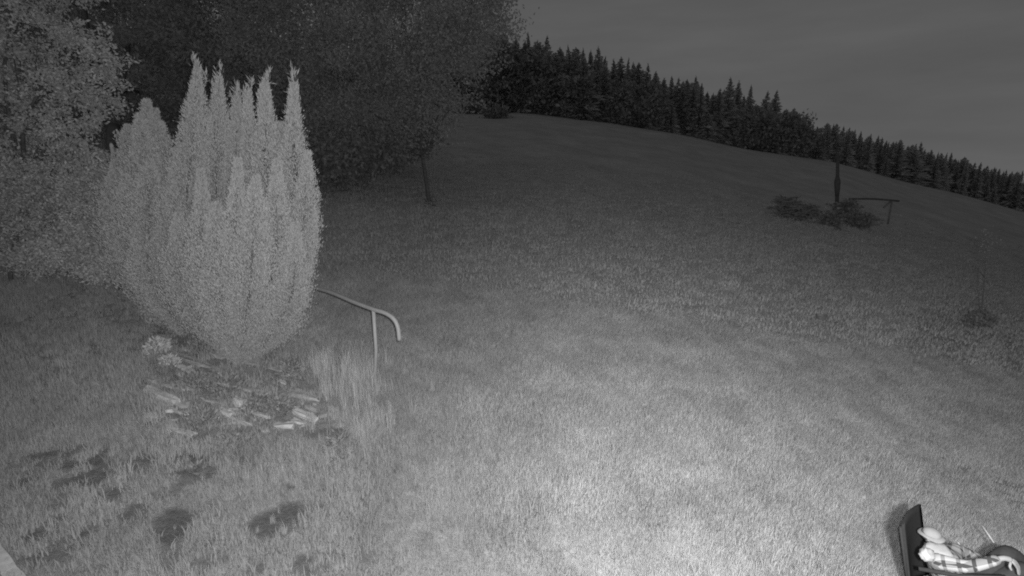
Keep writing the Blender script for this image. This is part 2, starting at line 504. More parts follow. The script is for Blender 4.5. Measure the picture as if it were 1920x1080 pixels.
# taller, paler grass by the handrail and below the rockery
tall = [tuft('tall_grass_tuft', 26, 0.09, 0.18, 0.5, 0.006, M['tallgrass'], 0.45, s) for s in (11, 12, 13)]
P = []; S = []
def clump(px, py, n, spx, spy, s0, s1):
    for _ in range(n):
        q = hit(px + random.gauss(0, spx), py + random.gauss(0, spy)); P.append(q); S.append(random.uniform(s0, s1))
clump(605, 698, 34, 14, 9, 0.6, 0.9)
clump(655, 735, 42, 26, 26, 0.5, 1.1)
clump(690, 790, 70, 44, 30, 0.4, 0.75)
clump(670, 715, 22, 26, 14, 0.8, 1.25)
clump(765, 690, 8, 20, 14, 0.3, 0.5)
clump(560, 880, 26, 60, 22, 0.25, 0.5)
clump(760, 870, 40, 80, 30, 0.25, 0.45)
clump(840, 940, 60, 110, 35, 0.2, 0.4)
clump(500, 880, 20, 40, 20, 0.25, 0.5)
clump(300, 840, 24, 60, 16, 0.2, 0.45)
clump(990, 880, 40, 110, 40, 0.2, 0.38)
clump(700, 950, 90, 160, 50, 0.15, 0.34)
clump(560, 1000, 50, 150, 40, 0.12, 0.26)
clump(1150, 980, 60, 200, 50, 0.12, 0.24)
clump(640, 850, 30, 40, 20, 0.3, 0.55)
clump(250, 800, 26, 60, 20, 0.15, 0.32)
clump(450, 680, 8, 12, 6, 0.3, 0.5)
scatter('tall_grass', tall, P, S, rng.uniform(0, 6.28, len(P)), 'tall pale grass stems round the handrail post and rockery foot')

# ------------------------------------------------------------------ clipped conifers (upright, many leaders)
def spire_cloud(stems, n_per_m, ln, wd, up=1.3, tip=0.02):
    """stems: list of (points, radii) ; returns centres and directions of sprays"""
    C, D = [], []
    for P, rad in stems:
        P = [Vector(p) for p in P]
        Q = catmull(P, 6)
        seg = [(Q[i + 1] - Q[i]).length for i in range(len(Q) - 1)]
        tot = sum(seg)
        arr = np.array([list(q) for q in Q]); cum = np.concatenate([[0], np.cumsum(seg)]) / tot
        n = int(n_per_m * tot * (0.35 + 2.2 * np.mean(rad)))
        t_ = rng.uniform(0, 1, n)
        rr = np.interp(t_, np.linspace(0, 1, len(rad)), rad)
        # lobes: spray bundles stand out from the outline
        ang = rng.uniform(0, 2 * math.pi, n)
        ph = rng.uniform(0, 6.28)
        lob = 0.82 + 0.22 * np.sin(ang * 3 + t_ * 17 + ph) * np.sin(t_ * 41 + ph) + 0.19 * rng.normal(size=n)
        q = rr * lob * (0.35 + 0.65 * rng.uniform(size=n) ** 0.35)
        cx = np.stack([np.interp(t_, cum, arr[:, k]) for k in range(3)], 1)
        o_ = np.stack([np.cos(ang), np.sin(ang), np.zeros(n)], 1)
        C.append(cx + o_ * q[:, None]); D.append(o_ * (0.55 + 0.3 * rng.normal(size=(n, 1))) + np.array([0, 0, up]) + rng.normal(size=(n, 3)) * 0.3)
    CC = np.concatenate(C); DD = np.concatenate(D)
    # loose sprigs standing off the surface
    for _ in range(150):
        k = rng.integers(0, len(CC)); d = unit(DD[k:k + 1])[0] * 0.5 + np.array([0, 0, 0.8]) + rng.normal(size=3) * 0.18
        m_ = 55; t_ = rng.uniform(0, 1, m_); h_ = rng.uniform(0.08, 0.22)
        C.append(CC[k] + d * t_[:, None] * h_ + rng.normal(size=(m_, 3)) * 0.018 * (1.2 - t_[:, None])); D.append(d + rng.normal(size=(m_, 3)) * 0.45)
    return np.concatenate(C), np.concatenate(D)

BY = 7.15
def stem(base, mid, top, dy, r0, rm, rt):
    """base, mid, top are picture points; dy the depth offset of the leader from the bush centre"""
    b_ = at(base[0], base[1], BY + dy * 0.35); m_ = at(mid[0], mid[1], BY + dy); tp = at(top[0], top[1], BY + dy * 0.75)
    q = b_.lerp(m_, 0.45) + Vector((0, 0, -0.03))
    return [b_, q, m_, m_.lerp(tp, 0.55), tp], [r0, (r0 + rm) / 2, rm, rm * 1.0, rm * 0.95, rt * 2.1, rt * 1.15, 0.035]
cy = empty('multi_stemmed_cypress', hit(455, 690))
tag(cy, 'tall pale upright conifer bush with six separate pointed tips beside the handrail', 'bush')
st = []
S_ = [((430, 672), (352, 400), (372, 132), 0.0, 0.11), ((440, 675), (405, 380), (411, 148), 0.15, 0.10), ((452, 678), (440, 350), (445, 182), 0.35, 0.07),
      ((455, 680), (468, 350), (465, 172), 0.1, 0.07), ((465, 678), (500, 360), (498, 158), -0.05, 0.10), ((475, 675), (548, 400), (551, 158), 0.05, 0.09),
      ((480, 672), (566, 440), (578, 285), -0.1, 0.09), ((478, 670), (572, 480), (592, 398), 0.0, 0.07), ((440, 680), (380, 470), (377, 318), -0.55, 0.07),
      ((455, 684), (440, 470), (447, 298), -0.65, 0.07), ((465, 680), (515, 480), (520, 300), -0.5, 0.09), ((425, 668), (325, 460), (338, 270), 0.1, 0.10),
      ((450, 680), (470, 520), (480, 330), -0.75, 0.10), ((450, 682), (410, 540), (405, 380), -0.7, 0.10), ((470, 680), (545, 560), (556, 420), -0.4, 0.08),
      ((430, 668), (345, 540), (335, 400), -0.35, 0.10), ((440, 670), (400, 420), (425, 230), 0.6, 0.08), ((460, 670), (520, 420), (525, 230), 0.6, 0.08),
      ((440, 672), (360, 420), (360, 210), 0.4, 0.10), ((478, 672), (560, 520), (586, 470), 0.1, 0.08), ((470, 672), (540, 600), (570, 520), -0.2, 0.08)]
for b_, m_, tp, dy, rt in S_:
    st.append(stem(b_, m_, tp, dy, 0.07, 0.30, rt * 1.25))
C, D = spire_cloud(st, 8200, 0.05, 0.015)
n = len(C)
org = np.array(cy.location)
fo = link('foliage', leaves('foliage', C - org, D, rng.uniform(0.02, 0.052, n), rng.uniform(0.007, 0.014, n)), M['cypress'], cy)
# ragged shoots above the tips
def shoots(tops, parent, mat, k=26, spread=0.10, h=0.28):
    CC, DD = [], []
    org = np.array(parent.matrix_world.translation if parent.parent else parent.location)
    for tp in tops:
        tp = np.array(tp)
        bend = rng.normal(size=3) * 0.25; bend[2] = 1
        for _ in range(k):
            t_ = rng.uniform(0, 1)
            CC.append(tp + bend * (t_ - 0.55) * h + rng.normal(size=3) * spread * 0.25 * (1 - 0.6 * t_)); DD.append(rng.normal(size=3) * 0.45 + np.array([0, 0, 1.1]))
    CC = np.array(CC) - org; DD = np.array(DD)
    return link('shoot', leaves('shoot', CC, DD, rng.uniform(0.05, 0.12, len(CC)), rng.uniform(0.01, 0.02, len(CC))), mat, parent)
for p in st[:6]: shoots([p[0][-1]], cy, M['cypress'], 110, 0.15, 0.34)
bm = bmesh.new()
for P_, _r in st[:15]:
    Q = catmull(P_, 4)
    tube_bm(bm, [q - cy.location for q in Q[:14]], [0.03 - 0.0018 * i for i in range(14)], 5)
bm_obj('stems', bm, M['bark'], cy)

BY = 7.9
ju = empty('rounded_conifer', hit(330, 640))
tag(ju, 'dimmer round-topped conifer bush left of the spired bush', 'bush')
st = []
for b_, m_, tp, dy, rt in [((355, 640), (272, 380), (276, 188), 0, 0.12), ((350, 640), (240, 400), (240, 235), 0.1, 0.13), ((345, 635), (225, 420), (218, 300), 0.0, 0.13),
                           ((360, 640), (300, 380), (302, 230), 0.1, 0.13), ((360, 640), (290, 470), (262, 215), -0.4, 0.14), ((360, 640), (250, 480), (235, 330), -0.4, 0.15),
                           ((365, 640), (320, 450), (310, 300), -0.1, 0.15), ((360, 640), (280, 520), (280, 300), -0.6, 0.16), ((350, 640), (235, 500), (215, 430), -0.1, 0.13),
                           ((365, 640), (310, 560), (300, 420), -0.5, 0.16), ((355, 640), (270, 420), (290, 205), 0.5, 0.15)]:
    P_, r_ = stem(b_, m_, tp, dy, 0.06, 0.27, rt * 1.3); st.append((P_, r_))
C, D = spire_cloud(st, 6400, 0.05, 0.015, 0.8)
n = len(C); org = np.array(ju.location)
link('foliage', leaves('foliage', C - org, D, rng.uniform(0.02, 0.055, n), rng.uniform(0.008, 0.016, n)), M['juniper'], ju)
bm = bmesh.new()
for P_, _r in st:
    Q = catmull(P_, 4)
    tube_bm(bm, [q - ju.location for q in Q[:14]], [0.03 - 0.0018 * i for i in range(14)], 5)
bm_obj('stems', bm, M['bark'], ju)

# ------------------------------------------------------------------ broadleaf trees and shrubs
def branches(base, blobs, r0, seed, sub=3):
    """limb skeleton from base to each blob centre"""
    r = random.Random(seed)
    bm = bmesh.new(); base = Vector(base)
    tops = sum((Vector(b[0]) for b in blobs), Vector()) / len(blobs)
    fork = base.lerp(tops, 0.35); fork.x = base.x + (tops.x - base.x) * 0.2; fork.y = base.y + (tops.y - base.y) * 0.2
    tube_bm(bm, catmull([base + Vector((0, 0, -0.1)), base.lerp(fork, 0.5) + Vector((r.uniform(-.05, .05), 0, 0)) * r0 * 8, fork], 4), [r0 * (1.25 - 0.05 * i) for i in range(9)], 8)
    for c, rad in blobs:
        c = Vector(c)
        m_ = fork.lerp(c, 0.5) + Vector((r.uniform(-1, 1), r.uniform(-1, 1), r.uniform(0, 1))) * 0.12 * (c - fork).length
        Q = catmull([fork, m_, c], 4)
        tube_bm(bm, Q, [r0 * 0.6 * (1 - 0.09 * i) for i in range(len(Q))], 5)
        for k in range(sub):
            d = Vector((r.gauss(0, 1), r.gauss(0, 1), r.gauss(0.2, 0.8))).normalized() * min(rad) * r.uniform(0.6, 1.0)
            s = Q[r.randrange(4, len(Q))]
            tube_bm(bm, [s, s.lerp(c + d, 0.5) + Vector((0, 0, 0.05)), c + d], [r0 * 0.2, r0 * 0.13, r0 * 0.05], 4)
    return bm

def blob_leaves(blobs, n, clumps, crad, ln, wd, seed):
    """leaves gathered in twig-sized clumps spread through each crown lobe, gaps between"""
    r = np.random.default_rng(seed)
    C, D = [], []
    vol = np.array([b[1][0] * b[1][2] for b in blobs]); vol = vol / vol.sum()
    for (c, rad), f in zip(blobs, vol):
        nc = max(4, int(clumps * f)); nl = int(n * f)
        d = unit(r.normal(size=(nc, 3))); q = 0.35 + 0.65 * r.uniform(size=(nc, 1)) ** 0.45
        cc = np.array(c) + d * q * np.array(rad) * (0.88 + 0.14 * r.normal(size=(nc, 1)))
        k = r.integers(0, nc, nl)
        off = r.normal(size=(nl, 3)) * crad * r.uniform(0.6, 1.3, (nc, 1))[k]
        off[:, 2] *= 0.7
        C.append(cc[k] + off); D.append(d[k] * 0.4 + r.normal(size=(nl, 3)) * 0.7 + np.array([0, 0, -0.15]))
    C = np.concatenate(C); D = np.concatenate(D); m_ = len(C)
    return leaves('crown', C, D, r.uniform(ln * 0.6, ln * 1.3, m_), r.uniform(wd * 0.6, wd * 1.3, m_), r)

def broadleaf(name, base, blobs, n, clumps, crad, ln, wd, mat, r0, label, cat, seed, group=None):
    base = Vector(base); o = empty(name, base)
    bl = [(tuple(Vector(c) - base), rad) for c, rad in blobs]
    link('crown', blob_leaves(bl, n, clumps, crad, ln, wd, seed), mat, o)
    bm_obj('trunk' if cat == 'tree' else 'stems', branches((0, 0, 0), bl, r0, seed), M['bark'], o)
    tag(o, label, cat, group)
    return o

def blobs_px(lst):
    o = []
    for px, py, y_, rpx, rpy in lst:
        s = y_ / (ray(px, py)[1] / F) / F if False else y_ / ray(px, py)[1]
        o.append((at(px, py, y_), (rpx * s, (rpx + rpy) / 2 * s, rpy * s)))
    return o
# near tree, upper left
broadleaf('broadleaf_tree', hit(60, 478), blobs_px([(40, 60, 9.6, 110, 90), (150, 110, 9.3, 85, 80), (110, 200, 9.2, 105, 80), (20, 220, 9.6, 100, 100), (185, 180, 9.5, 48, 55), (70, -60, 9.8, 150, 80),
          (40, 330, 9.4, 110, 70), (130, 310, 9.4, 80, 60), (-80, 100, 10, 120, 120)]), 34000, 560, 0.085, 0.066, 0.034, M['leaf_near'], 0.07,
          'leafy tree at the upper left with loose light leaf clusters', 'tree', 3)
# shrubs below it
SH = [('wide shrub at the left edge below the leafy tree', hit(20, 535), [(20, 420, 9.0, 80, 70), (90, 440, 8.9, 70, 60), (60, 360, 9.2, 75, 60), (-40, 450, 9.0, 70, 60), (20, 485, 8.8, 70, 36), (10, 340, 9.2, 60, 50)]),
      ('leafy shrub just left of the round-topped conifer', hit(200, 530), [(185, 420, 8.8, 55, 65), (160, 345, 9.1, 55, 55), (212, 470, 8.5, 42, 50), (200, 345, 9.1, 30, 45)]),
      ('low shrub between the wide shrub and the round-topped conifer', hit(130, 520), [(140, 470, 8.5, 60, 42), (80, 480, 8.5, 40, 30), (200, 505, 8.2, 35, 20)])]
for i, (lb, b_, bl) in enumerate(SH):
    broadleaf('leafy_shrub', b_, blobs_px(bl), 22000, 420, 0.09, 0.055, 0.028, M['leaf_shrub'], 0.03, lb, 'shrub', 20 + i, 'shrubs on the left bank')
# big dark trees behind the conifer bush
T1 = at(805, 378, 1); b1 = hit(805, 378)
broadleaf('dark_tree', b1, blobs_px([(760, 60, 18.5, 170, 120), (880, 20, 19, 100, 95), (640, 120, 18.5, 130, 110), (700, -80, 19, 220, 110), (900, -70, 19.5, 95, 85), (780, 150, 19, 100, 70), (560, 60, 19, 140, 120), (840, 110, 19.5, 85, 70), (690, 210, 19.5, 90, 60), (800, 215, 19.5, 90, 50), (720, 270, 19.5, 80, 45), (630, 270, 19.5, 70, 60)]),
          95000, 1100, 0.30, 0.12, 0.06, M['leaf_tree'], 0.06, 'huge dark broadleaf tree whose crown edge meets the sky at the top', 'tree', 5, 'dark trees behind the conifer bushes')
broadleaf('dark_tree', hit(500, 330), blobs_px([(420, 40, 21, 150, 120), (330, 100, 21, 130, 110), (500, 150, 21, 110, 90), (600, 250, 21, 80, 75), (420, -90, 22, 200, 100), (540, 230, 20.5, 90, 80)]),
          60000, 760, 0.30, 0.16, 0.08, M['leaf_tree'], 0.2, 'dark broadleaf tree standing behind the pointed tips of the conifer bush', 'tree', 6, 'dark trees behind the conifer bushes')
broadleaf('dark_tree', hit(220, 330), blobs_px([(240, 60, 23, 150, 120), (120, 80, 23, 150, 130), (280, 180, 22, 110, 80), (200, -90, 24, 200, 100), (150, 220, 22, 120, 90), (330, 260, 21.5, 90, 60)]),
          40000, 600, 0.32, 0.18, 0.09, M['leaf_tree'], 0.2, 'dark broadleaf tree behind the round-topped conifer', 'tree', 8, 'dark trees behind the conifer bushes')
broadleaf('dark_hedge', hit(640, 345), blobs_px([(620, 305, 17.5, 60, 35), (700, 290, 19, 70, 40), (540, 300, 18, 60, 40), (760, 260, 24, 60, 40), (460, 300, 18, 60, 40)]),
          14000, 300, 0.25, 0.18, 0.09, M['dark_leaf'], 0.05, 'low dark thicket right of the conifer bush under the big trees', 'hedge', 9)

# ------------------------------------------------------------------ conifer wood on the crest
def conifer_mesh(seed, slim):
    r = np.random.default_rng(seed)
    C, D, Ln, Wd = [], [], [], []
    ex_ = r.uniform(0.6, 0.9)
    z = 0.05
    while z < 0.985:
        rad = slim * (1 - z) ** ex_ * (0.62 + 0.6 * r.uniform())
        k = int(6 + 16 * (1 - z))
        a = r.uniform(0, 6.28, k)
        for q in a:
            f = r.uniform(0.75, 1.25)
            d = np.array([math.cos(q), math.sin(q), -0.35 + 0.5 * z])
            nseg = 3
            for s_ in range(nseg):
                t0 = s_ / nseg
                C.append(np.array([0, 0, z]) + d * rad * f * t0 * 0.95); D.append(d + r.normal(size=3) * 0.25)
                Ln.append(rad * f * 0.55 + 0.012); Wd.append(0.028 + 0.03 * (1 - z))
        z += 0.02 + 0.012 * (1 - z)
    for _ in range(8):
        C.append(np.array([0, 0, 0.95 + 0.03 * r.uniform()])); D.append(np.array([r.normal() * 0.2, r.normal() * 0.2, 1])); Ln.append(0.05); Wd.append(0.010)
    return leaves('crown', np.array(C), np.array(D), np.array(Ln), np.array(Wd), r)
con = [conifer_mesh(40 + i, sl) for i, sl in enumerate((0.26, 0.22, 0.30, 0.20, 0.33))]
bm = bmesh.new(); tube_bm(bm, [(0, 0, -0.06), (0, 0, 0.5), (0, 0, 0.97)], [0.02, 0.012, 0.002], 6)
bmesh.ops.recalc_face_normals(bm, faces=bm.faces)
trunk_me = bpy.data.meshes.new('trunk'); bm.to_mesh(trunk_me); bm.free(); trunk_me.materials.append(M['bark'])
for c_ in con: c_.materials.append(M['needle'])
GC = 'conifers of the wood along the crest'
def conifer(p_top, y_, label, var=None, wide=1.0):
    px, py = p_top
    tp = at(px, py, y_); z0 = gz(tp.x, tp.y) - 0.1; h = max(tp.z - z0, 2.0)
    o = empty('conifer', (tp.x, tp.y, z0), random.uniform(0, 6.28))
    s_ = wide * min(h, 9 + (h - 9) * 0.6) if h > 9 else h * wide
    o.scale = (s_, s_, h)
    k = random.randrange(len(con)) if var is None else var
    link('crown', con[k], None, o); link('trunk', trunk_me, None, o)
    tag(o, label, 'tree', GC)
    return o
named = [((990, 62), 'conifer standing next to the crown edge of the huge broadleaf tree'), ((1026, 68), 'pointed conifer second right of the huge broadleaf tree'),
         ((1370, 146), 'tallest conifer rising above the middle of the crest wood'), ((1386, 152), 'tall conifer close on the right of the tallest one'),
         ((1440, 171), 'left one of the pair of pointed conifers standing clear of the skyline'), ((1457, 170), 'right one of the pair of pointed conifers standing clear of the skyline'),
         ((1409, 160), 'single thin conifer between the tallest ones and the clear-standing pair'), ((1305, 143), 'pointed conifer on top of a clump left of the tallest conifers'),
         ((1122, 88), 'conifer with a sharp tip on the left third of the skyline'), ((1489, 203), 'small conifer just right of the clear-standing pair')]
for p_, lb in named: conifer(p_, 76 + random.uniform(-1, 1), lb, None, 0.85)
sk = [(925, 62), (945, 55), (965, 64), (1010, 75), (1048, 88), (1064, 80), (1080, 90), (1096, 92), (1110, 94), (1138, 103), (1150, 112), (1164, 108), (1178, 112), (1190, 116), (1199, 112), (1214, 118), (1230, 128), (1243, 145),
      (1258, 142), (1275, 144), (1290, 150), (1318, 150), (1335, 165), (1350, 162), (1398, 168), (1425, 200), (1472, 205), (1500, 220), (1515, 222), (1532, 223), (1546, 224), (1556, 223), (1568, 228), (1582, 236), (1594, 238), (1606, 238),
      (1620, 246), (1634, 250), (1645, 252), (1660, 254), (1674, 260), (1688, 258), (1702, 263), (1716, 266), (1730, 266), (1746, 276), (1758, 279), (1772, 281), (1786, 285), (1800, 288), (1814, 294), (1828, 301), (1842, 304), (1856, 304),
      (1870, 310), (1884, 312), (1897, 316), (1908, 318), (1920, 316), (1935, 326), (1952, 330), (1970, 338), (1990, 345), (2020, 355)]
sk = sk + [((a[0] + b[0]) / 2, (a[1] + b[1]) / 2 + 3) for a, b in zip(sk, sk[1:]) if a[0] > 1540]
sk.sort()
sk = [(a, b + (4 if a > 1500 else 0)) for a, b in sk]
SKL = ['skyline conifer between the huge broadleaf tree and the tallest conifers', 'skyline conifer in the stretch around the tallest conifers', 'small skyline conifer on the low right stretch of the crest']
for px, py in sk:
    conifer((px + random.uniform(-3, 3), py + random.choice((-3, 0, 2, 7, 11)) * random.uniform(0.6, 1.2)), 77 + random.uniform(-2, 2), SKL[0 if px < 1243 else 1 if px < 1500 else 2], None, random.uniform(0.7, 1.45) * (0.75 if px > 1540 else 1))
for k in range(150):      # rows in front and behind, lower than the skyline
    px = 900 + 1110 * (k + random.random()) / 150
    base = np.interp(px, [a for a, _ in sk], [b for _, b in sk])
    crest = np.interp(px, [a for a, _ in _cr], [b for _, b in _cr])
    conifer((px, base + random.choice((0.04, 0.10, 0.2, 0.4)) * random.uniform(0.7, 1.3) * (crest - base) + 3), 74 + random.uniform(-0.5, 9), 'dark conifer inside the crest wood below the skyline', None, random.uniform(1.0, 1.5))
for k in range(34):      # the same wood goes on behind the big trees
    px = -60 + 960 * (k + random.random()) / 34
    conifer((px, 90 - 0.02 * (900 - px) + random.uniform(-40, 20) - (900 - px) * 0.06), 76 + random.uniform(-3, 4), 'dark conifer of the crest wood behind the big broadleaf trees', None, 1.2)
for i, (px, py, rx, ry, lb) in enumerate([(1075, 180, 42, 44, 'round pale-leaved tree at the front of the wood left of the others'), (1160, 195, 36, 42, 'round broadleaf tree second from left in front of the conifers'),
        (1212, 200, 26, 36, 'narrow broadleaf tree in front of the conifers'), (1005, 150, 30, 55, 'tall broadleaf tree at the wood edge beside the big dark tree'),
        (1420, 240, 36, 34, 'broad rounded tree under the clear-standing conifer pair'), (1490, 250, 34, 30, 'low rounded tree right of the clear-standing pair'), (935, 130, 40, 70, 'dim broadleaf tree behind the right edge of the huge crown')]):
    c_ = blobs_px([(px, py, 73.6, rx, ry), (px - rx * 0.5, py + ry * 0.4, 73.4, rx * 0.6, ry * 0.6), (px + rx * 0.5, py + ry * 0.35, 73.4, rx * 0.6, ry * 0.6)])
    bx = at(px, py, 73.5)
    broadleaf('rounded_tree', (bx.x, bx.y, gz(bx.x, bx.y)), c_, 5200, 130, 0.5, 0.55, 0.32, M['leaf_far'], 0.22, lb, 'tree', 60 + i, 'broadleaf trees in front of the conifers')

# ------------------------------------------------------------------ handrail
p_post = hit(700, 728)
hr = empty('handrail', p_post)
tag(hr, 'pale metal tube handrail with a downturned end coming out of the conifer bush', 'handrail')
yp = p_post.y
rp = [at(480, 497, yp + 2.7), at(575, 534, yp + 1.35), at(622, 549, yp + 0.8), at(665, 567, yp + 0.33), at(700, 580, yp), at(722, 587, yp - 0.14), at(738, 598, yp - 0.23), at(746, 614, yp - 0.26), at(749, 638, yp - 0.27)]
bm = bmesh.new(); tube_bm(bm, [q - p_post for q in catmull(rp, 6)], 0.030, 12)
bm_obj('rail', bm, M['rail'], hr)
bm = bmesh.new(); tp = at(700, 580, yp); tube_bm(bm, [Vector((0, 0, -0.2)), Vector((tp.x - p_post.x, 0, (tp.z - p_post.z) * 0.5)), Vector((tp.x - p_post.x, 0, tp.z - p_post.z - 0.012))], 0.026, 12)
bm_obj('post', bm, M['rail'], hr)
q0 = at(500, 505, yp + 2.4)
bm = bmesh.new(); tube_bm(bm, [Vector((q0.x, q0.y, gz(q0.x, q0.y) - 0.2)) - p_post, q0 - p_post + Vector((0, 0, -0.012))], 0.026, 12)
bm_obj('post', bm, M['rail'], hr)

# ------------------------------------------------------------------ rocks
def rock(name, p0, p1, thick, depth, mat, label, seed, group='stones of the rockery bank', cat='stone', rough_=0.12):
    a, b_ = hit(*p0), hit(*p1)
    d = b_ - a; ln = max(d.length, 0.05); mid = (a + b_) / 2
    r = random.Random(seed)
    bm = bmesh.new(); bmesh.ops.create_cube(bm, size=1.0)
    bmesh.ops.subdivide_edges(bm, edges=bm.edges, cuts=2, use_grid_fill=True)
    tw, ta, tb = r.uniform(-.5, .5), r.uniform(-.35, .35), r.uniform(-.4, .4)
    for v in bm.verts:
        e = v.co.copy(); l = e.length
        e.y *= 1 + tw * e.x * 1.6; e.y += ta * e.x; e.z *= 1 + tb * e.x * 1.5
        v.co = e * (1 - 0.2 * max(0, l - 0.5)) + Vector((r.uniform(-1, 1) * rough_, r.uniform(-1, 1) * rough_, r.uniform(-1, 1) * rough_ * 1.2))
        v.co.x *= ln; v.co.y *= depth; v.co.z *= thick
    bmesh.ops.bevel(bm, geom=[e for e in bm.edges], offset=min(thick, depth) * 0.06, segments=1, affect='EDGES')
    o = bm_obj(name, bm, mat)
    xaxis = d.normalized(); z_ = Vector((0, 0, 1)); yaxis = z_.cross(xaxis).normalized(); z_ = xaxis.cross(yaxis)
    Mx = Matrix((xaxis, yaxis, z_)).transposed().to_4x4()
    o.matrix_world = Matrix.Translation(mid + Vector((0, 0, thick * 0.22))) @ Mx @ Matrix.Rotation(r.uniform(-0.15, 0.15), 4, 'X')
    tag(o, label, cat, group)
    return o
ROCK = [((270, 729), (334, 760), .09, .10, 1, 'long thick pale slab at the left end of the rockery'), ((298, 721), (358, 732), .03, .07, 1, 'thin straight pale slab edge just above the long thick slab'),
        ((334, 686), (370, 701), .03, .06, 1, 'thin pale slab edge below the pale leafy clump'), ((438, 752), (456, 762), .10, .09, 1, 'roundish pale stone in the middle of the rockery'),
        ((412, 770), (434, 784), .08, .08, 1, 'pale blunt stone lower left of the roundish one'), ((436, 786), (470, 802), .04, .06, 1, 'narrow pale stone sloping down right below the blunt stone'),
        ((470, 771), (506, 785), .035, .05, 1, 'narrow pale slab right of the roundish stone'), ((553, 770), (592, 790), .06, .10, 1, 'broad pale stone at the right end of the rockery'),
        ((518, 797), (552, 802), .06, .10, 1, 'flat pale stone left below the broad right-end stone'), ((548, 788), (572, 797), .035, .06, 1, 'small pale wedge between the two right-end stones'),
        ((490, 811), (504, 807), .035, .05, 1, 'small bright stone lying low in front of the rockery'), ((308, 802), (364, 817), .035, .07, 1, 'thin pale slab edge lowest on the left side'),
        ((278, 779), (296, 783), .04, .07, 1, 'small pale stone under the left end of the long slab'), ((314, 769), (325, 773), .05, .07, 1, 'small bright stone below the long thick slab'),
        ((344, 774), (374, 792), .035, .07, 2, 'grey slab between the two lower left pale edges'), ((386, 822), (414, 832), .035, .08, 2, 'low grey stone sunk in grass at the rockery foot'),
        ((276, 712), (296, 720), .09, .10, 2, 'upright grey stone behind the long thick slab'), ((366, 708), (430, 722), .04, .10, 2, 'dim flat slab in the centre of the bank'),
        ((440, 724), (500, 738), .035, .10, 2, 'dim flat slab right of the centre of the bank'), ((500, 748), (545, 756), .04, .12, 2, 'dim grey slab behind the right-end stones'),
        ((522, 714), (537, 721), .03, .05, 1, 'tiny pale stone high on the right of the bank'), ((330, 666), (395, 690), .04, .10, 2, 'grey slab behind the pale leafy clump'),
        ((395, 664), (424, 672), .05, .10, 2, 'dim stone under the foot of the conifer bush'), ((380, 745), (425, 759), .035, .10, 2, 'dim grey slab left of the roundish stone'),
        ((300, 742), (352, 762), .04, .10, 2, 'grey slab half under the long thick pale slab'), ((505, 690), (560, 702), .04, .10, 2, 'dim slab under the right flank of the spired bush'),
        ((470, 752), (520, 766), .03, .08, 2, 'thin grey slab above the narrow pale one'), ((545, 735), (600, 752), .05, .12, 2, 'dim grey slab highest behind the right-end stones'),
        ((172, 718), (188, 724), .04, .07, 1, 'lone pale stone in the dark grass left of the rockery'), ((142, 660), (156, 666), .04, .07, 1, 'lone pale stone upper left in the dark grass'),
        ((300, 633), (318, 640), .05, .08, 1, 'pale stone above the leafy clump'), ((352, 612), (366, 625), .04, .06, 1, 'small pale stone near the conifer bush foot')]
for i, (a, b_, th, dp, k, lb) in enumerate(ROCK):
    rock('stone', a, b_, th, dp, M['stone' if k == 1 else 'stone2'], lb, 100 + i)
rock('log', (226, 552), (262, 570), 0.10, 0.12, M['palewood'], 'pale short log lying on the bank below the round-topped conifer', 300, None, 'log', 0.06)

for i in range(46):
    px = random.uniform(262, 612); py = random.uniform(650, 822)
    if py < 690 - (px - 262) * 0.06 and px > 400: continue
    l_ = random.uniform(5, 26); an = random.gauss(0.22, 0.35)
    rock('stone', (px, py), (px + l_ * math.cos(an), py + l_ * math.sin(an)), random.uniform(.02, .05), random.uniform(.03, .08), M[random.choice(('stone', 'stone2', 'stone2'))], 'small stone fragment scattered among the rockery slabs', 900 + i, 'small stone fragments of the rockery')

# low plants
def low_plant(name, px, py, rpx, hgt, n, mat, label, seed, ln=0.06, wd=0.022, group='low plants of the rockery'):
    b_ = hit(px, py); s_ = b_.y / ray(px, py)[1]; rd = rpx * s_
    r = np.random.default_rng(seed)
    ang = r.uniform(0, 6.28, n); q = rd * r.uniform(0, 1, n) ** 0.6
    C = np.stack([q * np.cos(ang), q * np.sin(ang), hgt * r.uniform(0, 1, n) * (1 - (q / rd) ** 2 * 0.7)], 1)
    C[:, 2] += terrain(b_.x + C[:, 0], b_.y + C[:, 1]) - b_.z
    D = np.stack([np.cos(ang) * 0.7, np.sin(ang) * 0.7, np.full(n, 0.7)], 1) + r.normal(size=(n, 3)) * 0.4
    o = link(name, leaves(name, C, D, r.uniform(ln * .6, ln * 1.3, n), r.uniform(wd * .6, wd * 1.3, n), r), mat)
    o.location = b_
    tag(o, label, 'plant', group)
    return o
LP = [(295, 662, 20, .22, 420, 'flower', 'pale leafy clump at the upper left of the rockery'), (320, 684, 14, .14, 260, 'flower', 'smaller pale clump right below the first'),
      (455, 670, 26, .24, 420, 'flower', 'pale low foliage at the very foot of the spired bush'), (300, 625, 14, .12, 200, 'weed', 'dim low plant above the pale clump'),
      (550, 700, 30, .16, 420, 'weed', 'grey spreading plant on the right of the bank'), (525, 765, 26, .12, 340, 'weed', 'grey plant between the right-end stones'),
      (380, 790, 34, .10, 420, 'weed', 'low grey plant at the lower left slab'), (640, 850, 30, .28, 240, 'weed', 'bent-stemmed weed in front of the rockery'),
      (440, 835, 38, .12, 420, 'weed', 'low plant in the grass at the rockery foot'), (365, 720, 30, .12, 360, 'weed', 'low plant between the thin left slabs'),
      (480, 760, 26, .10, 260, 'weed', 'low plant right of the roundish stone'), (420, 730, 40, .10, 480, 'weed', 'dim ground plant in the centre of the bank'), (390, 640, 30, .14, 400, 'weed', 'dim plant at the left foot of the spired bush'),
      (370, 885, 12, .12, 90, 'weed', 'small fan-leaved plant beside a dark lawn patch')]
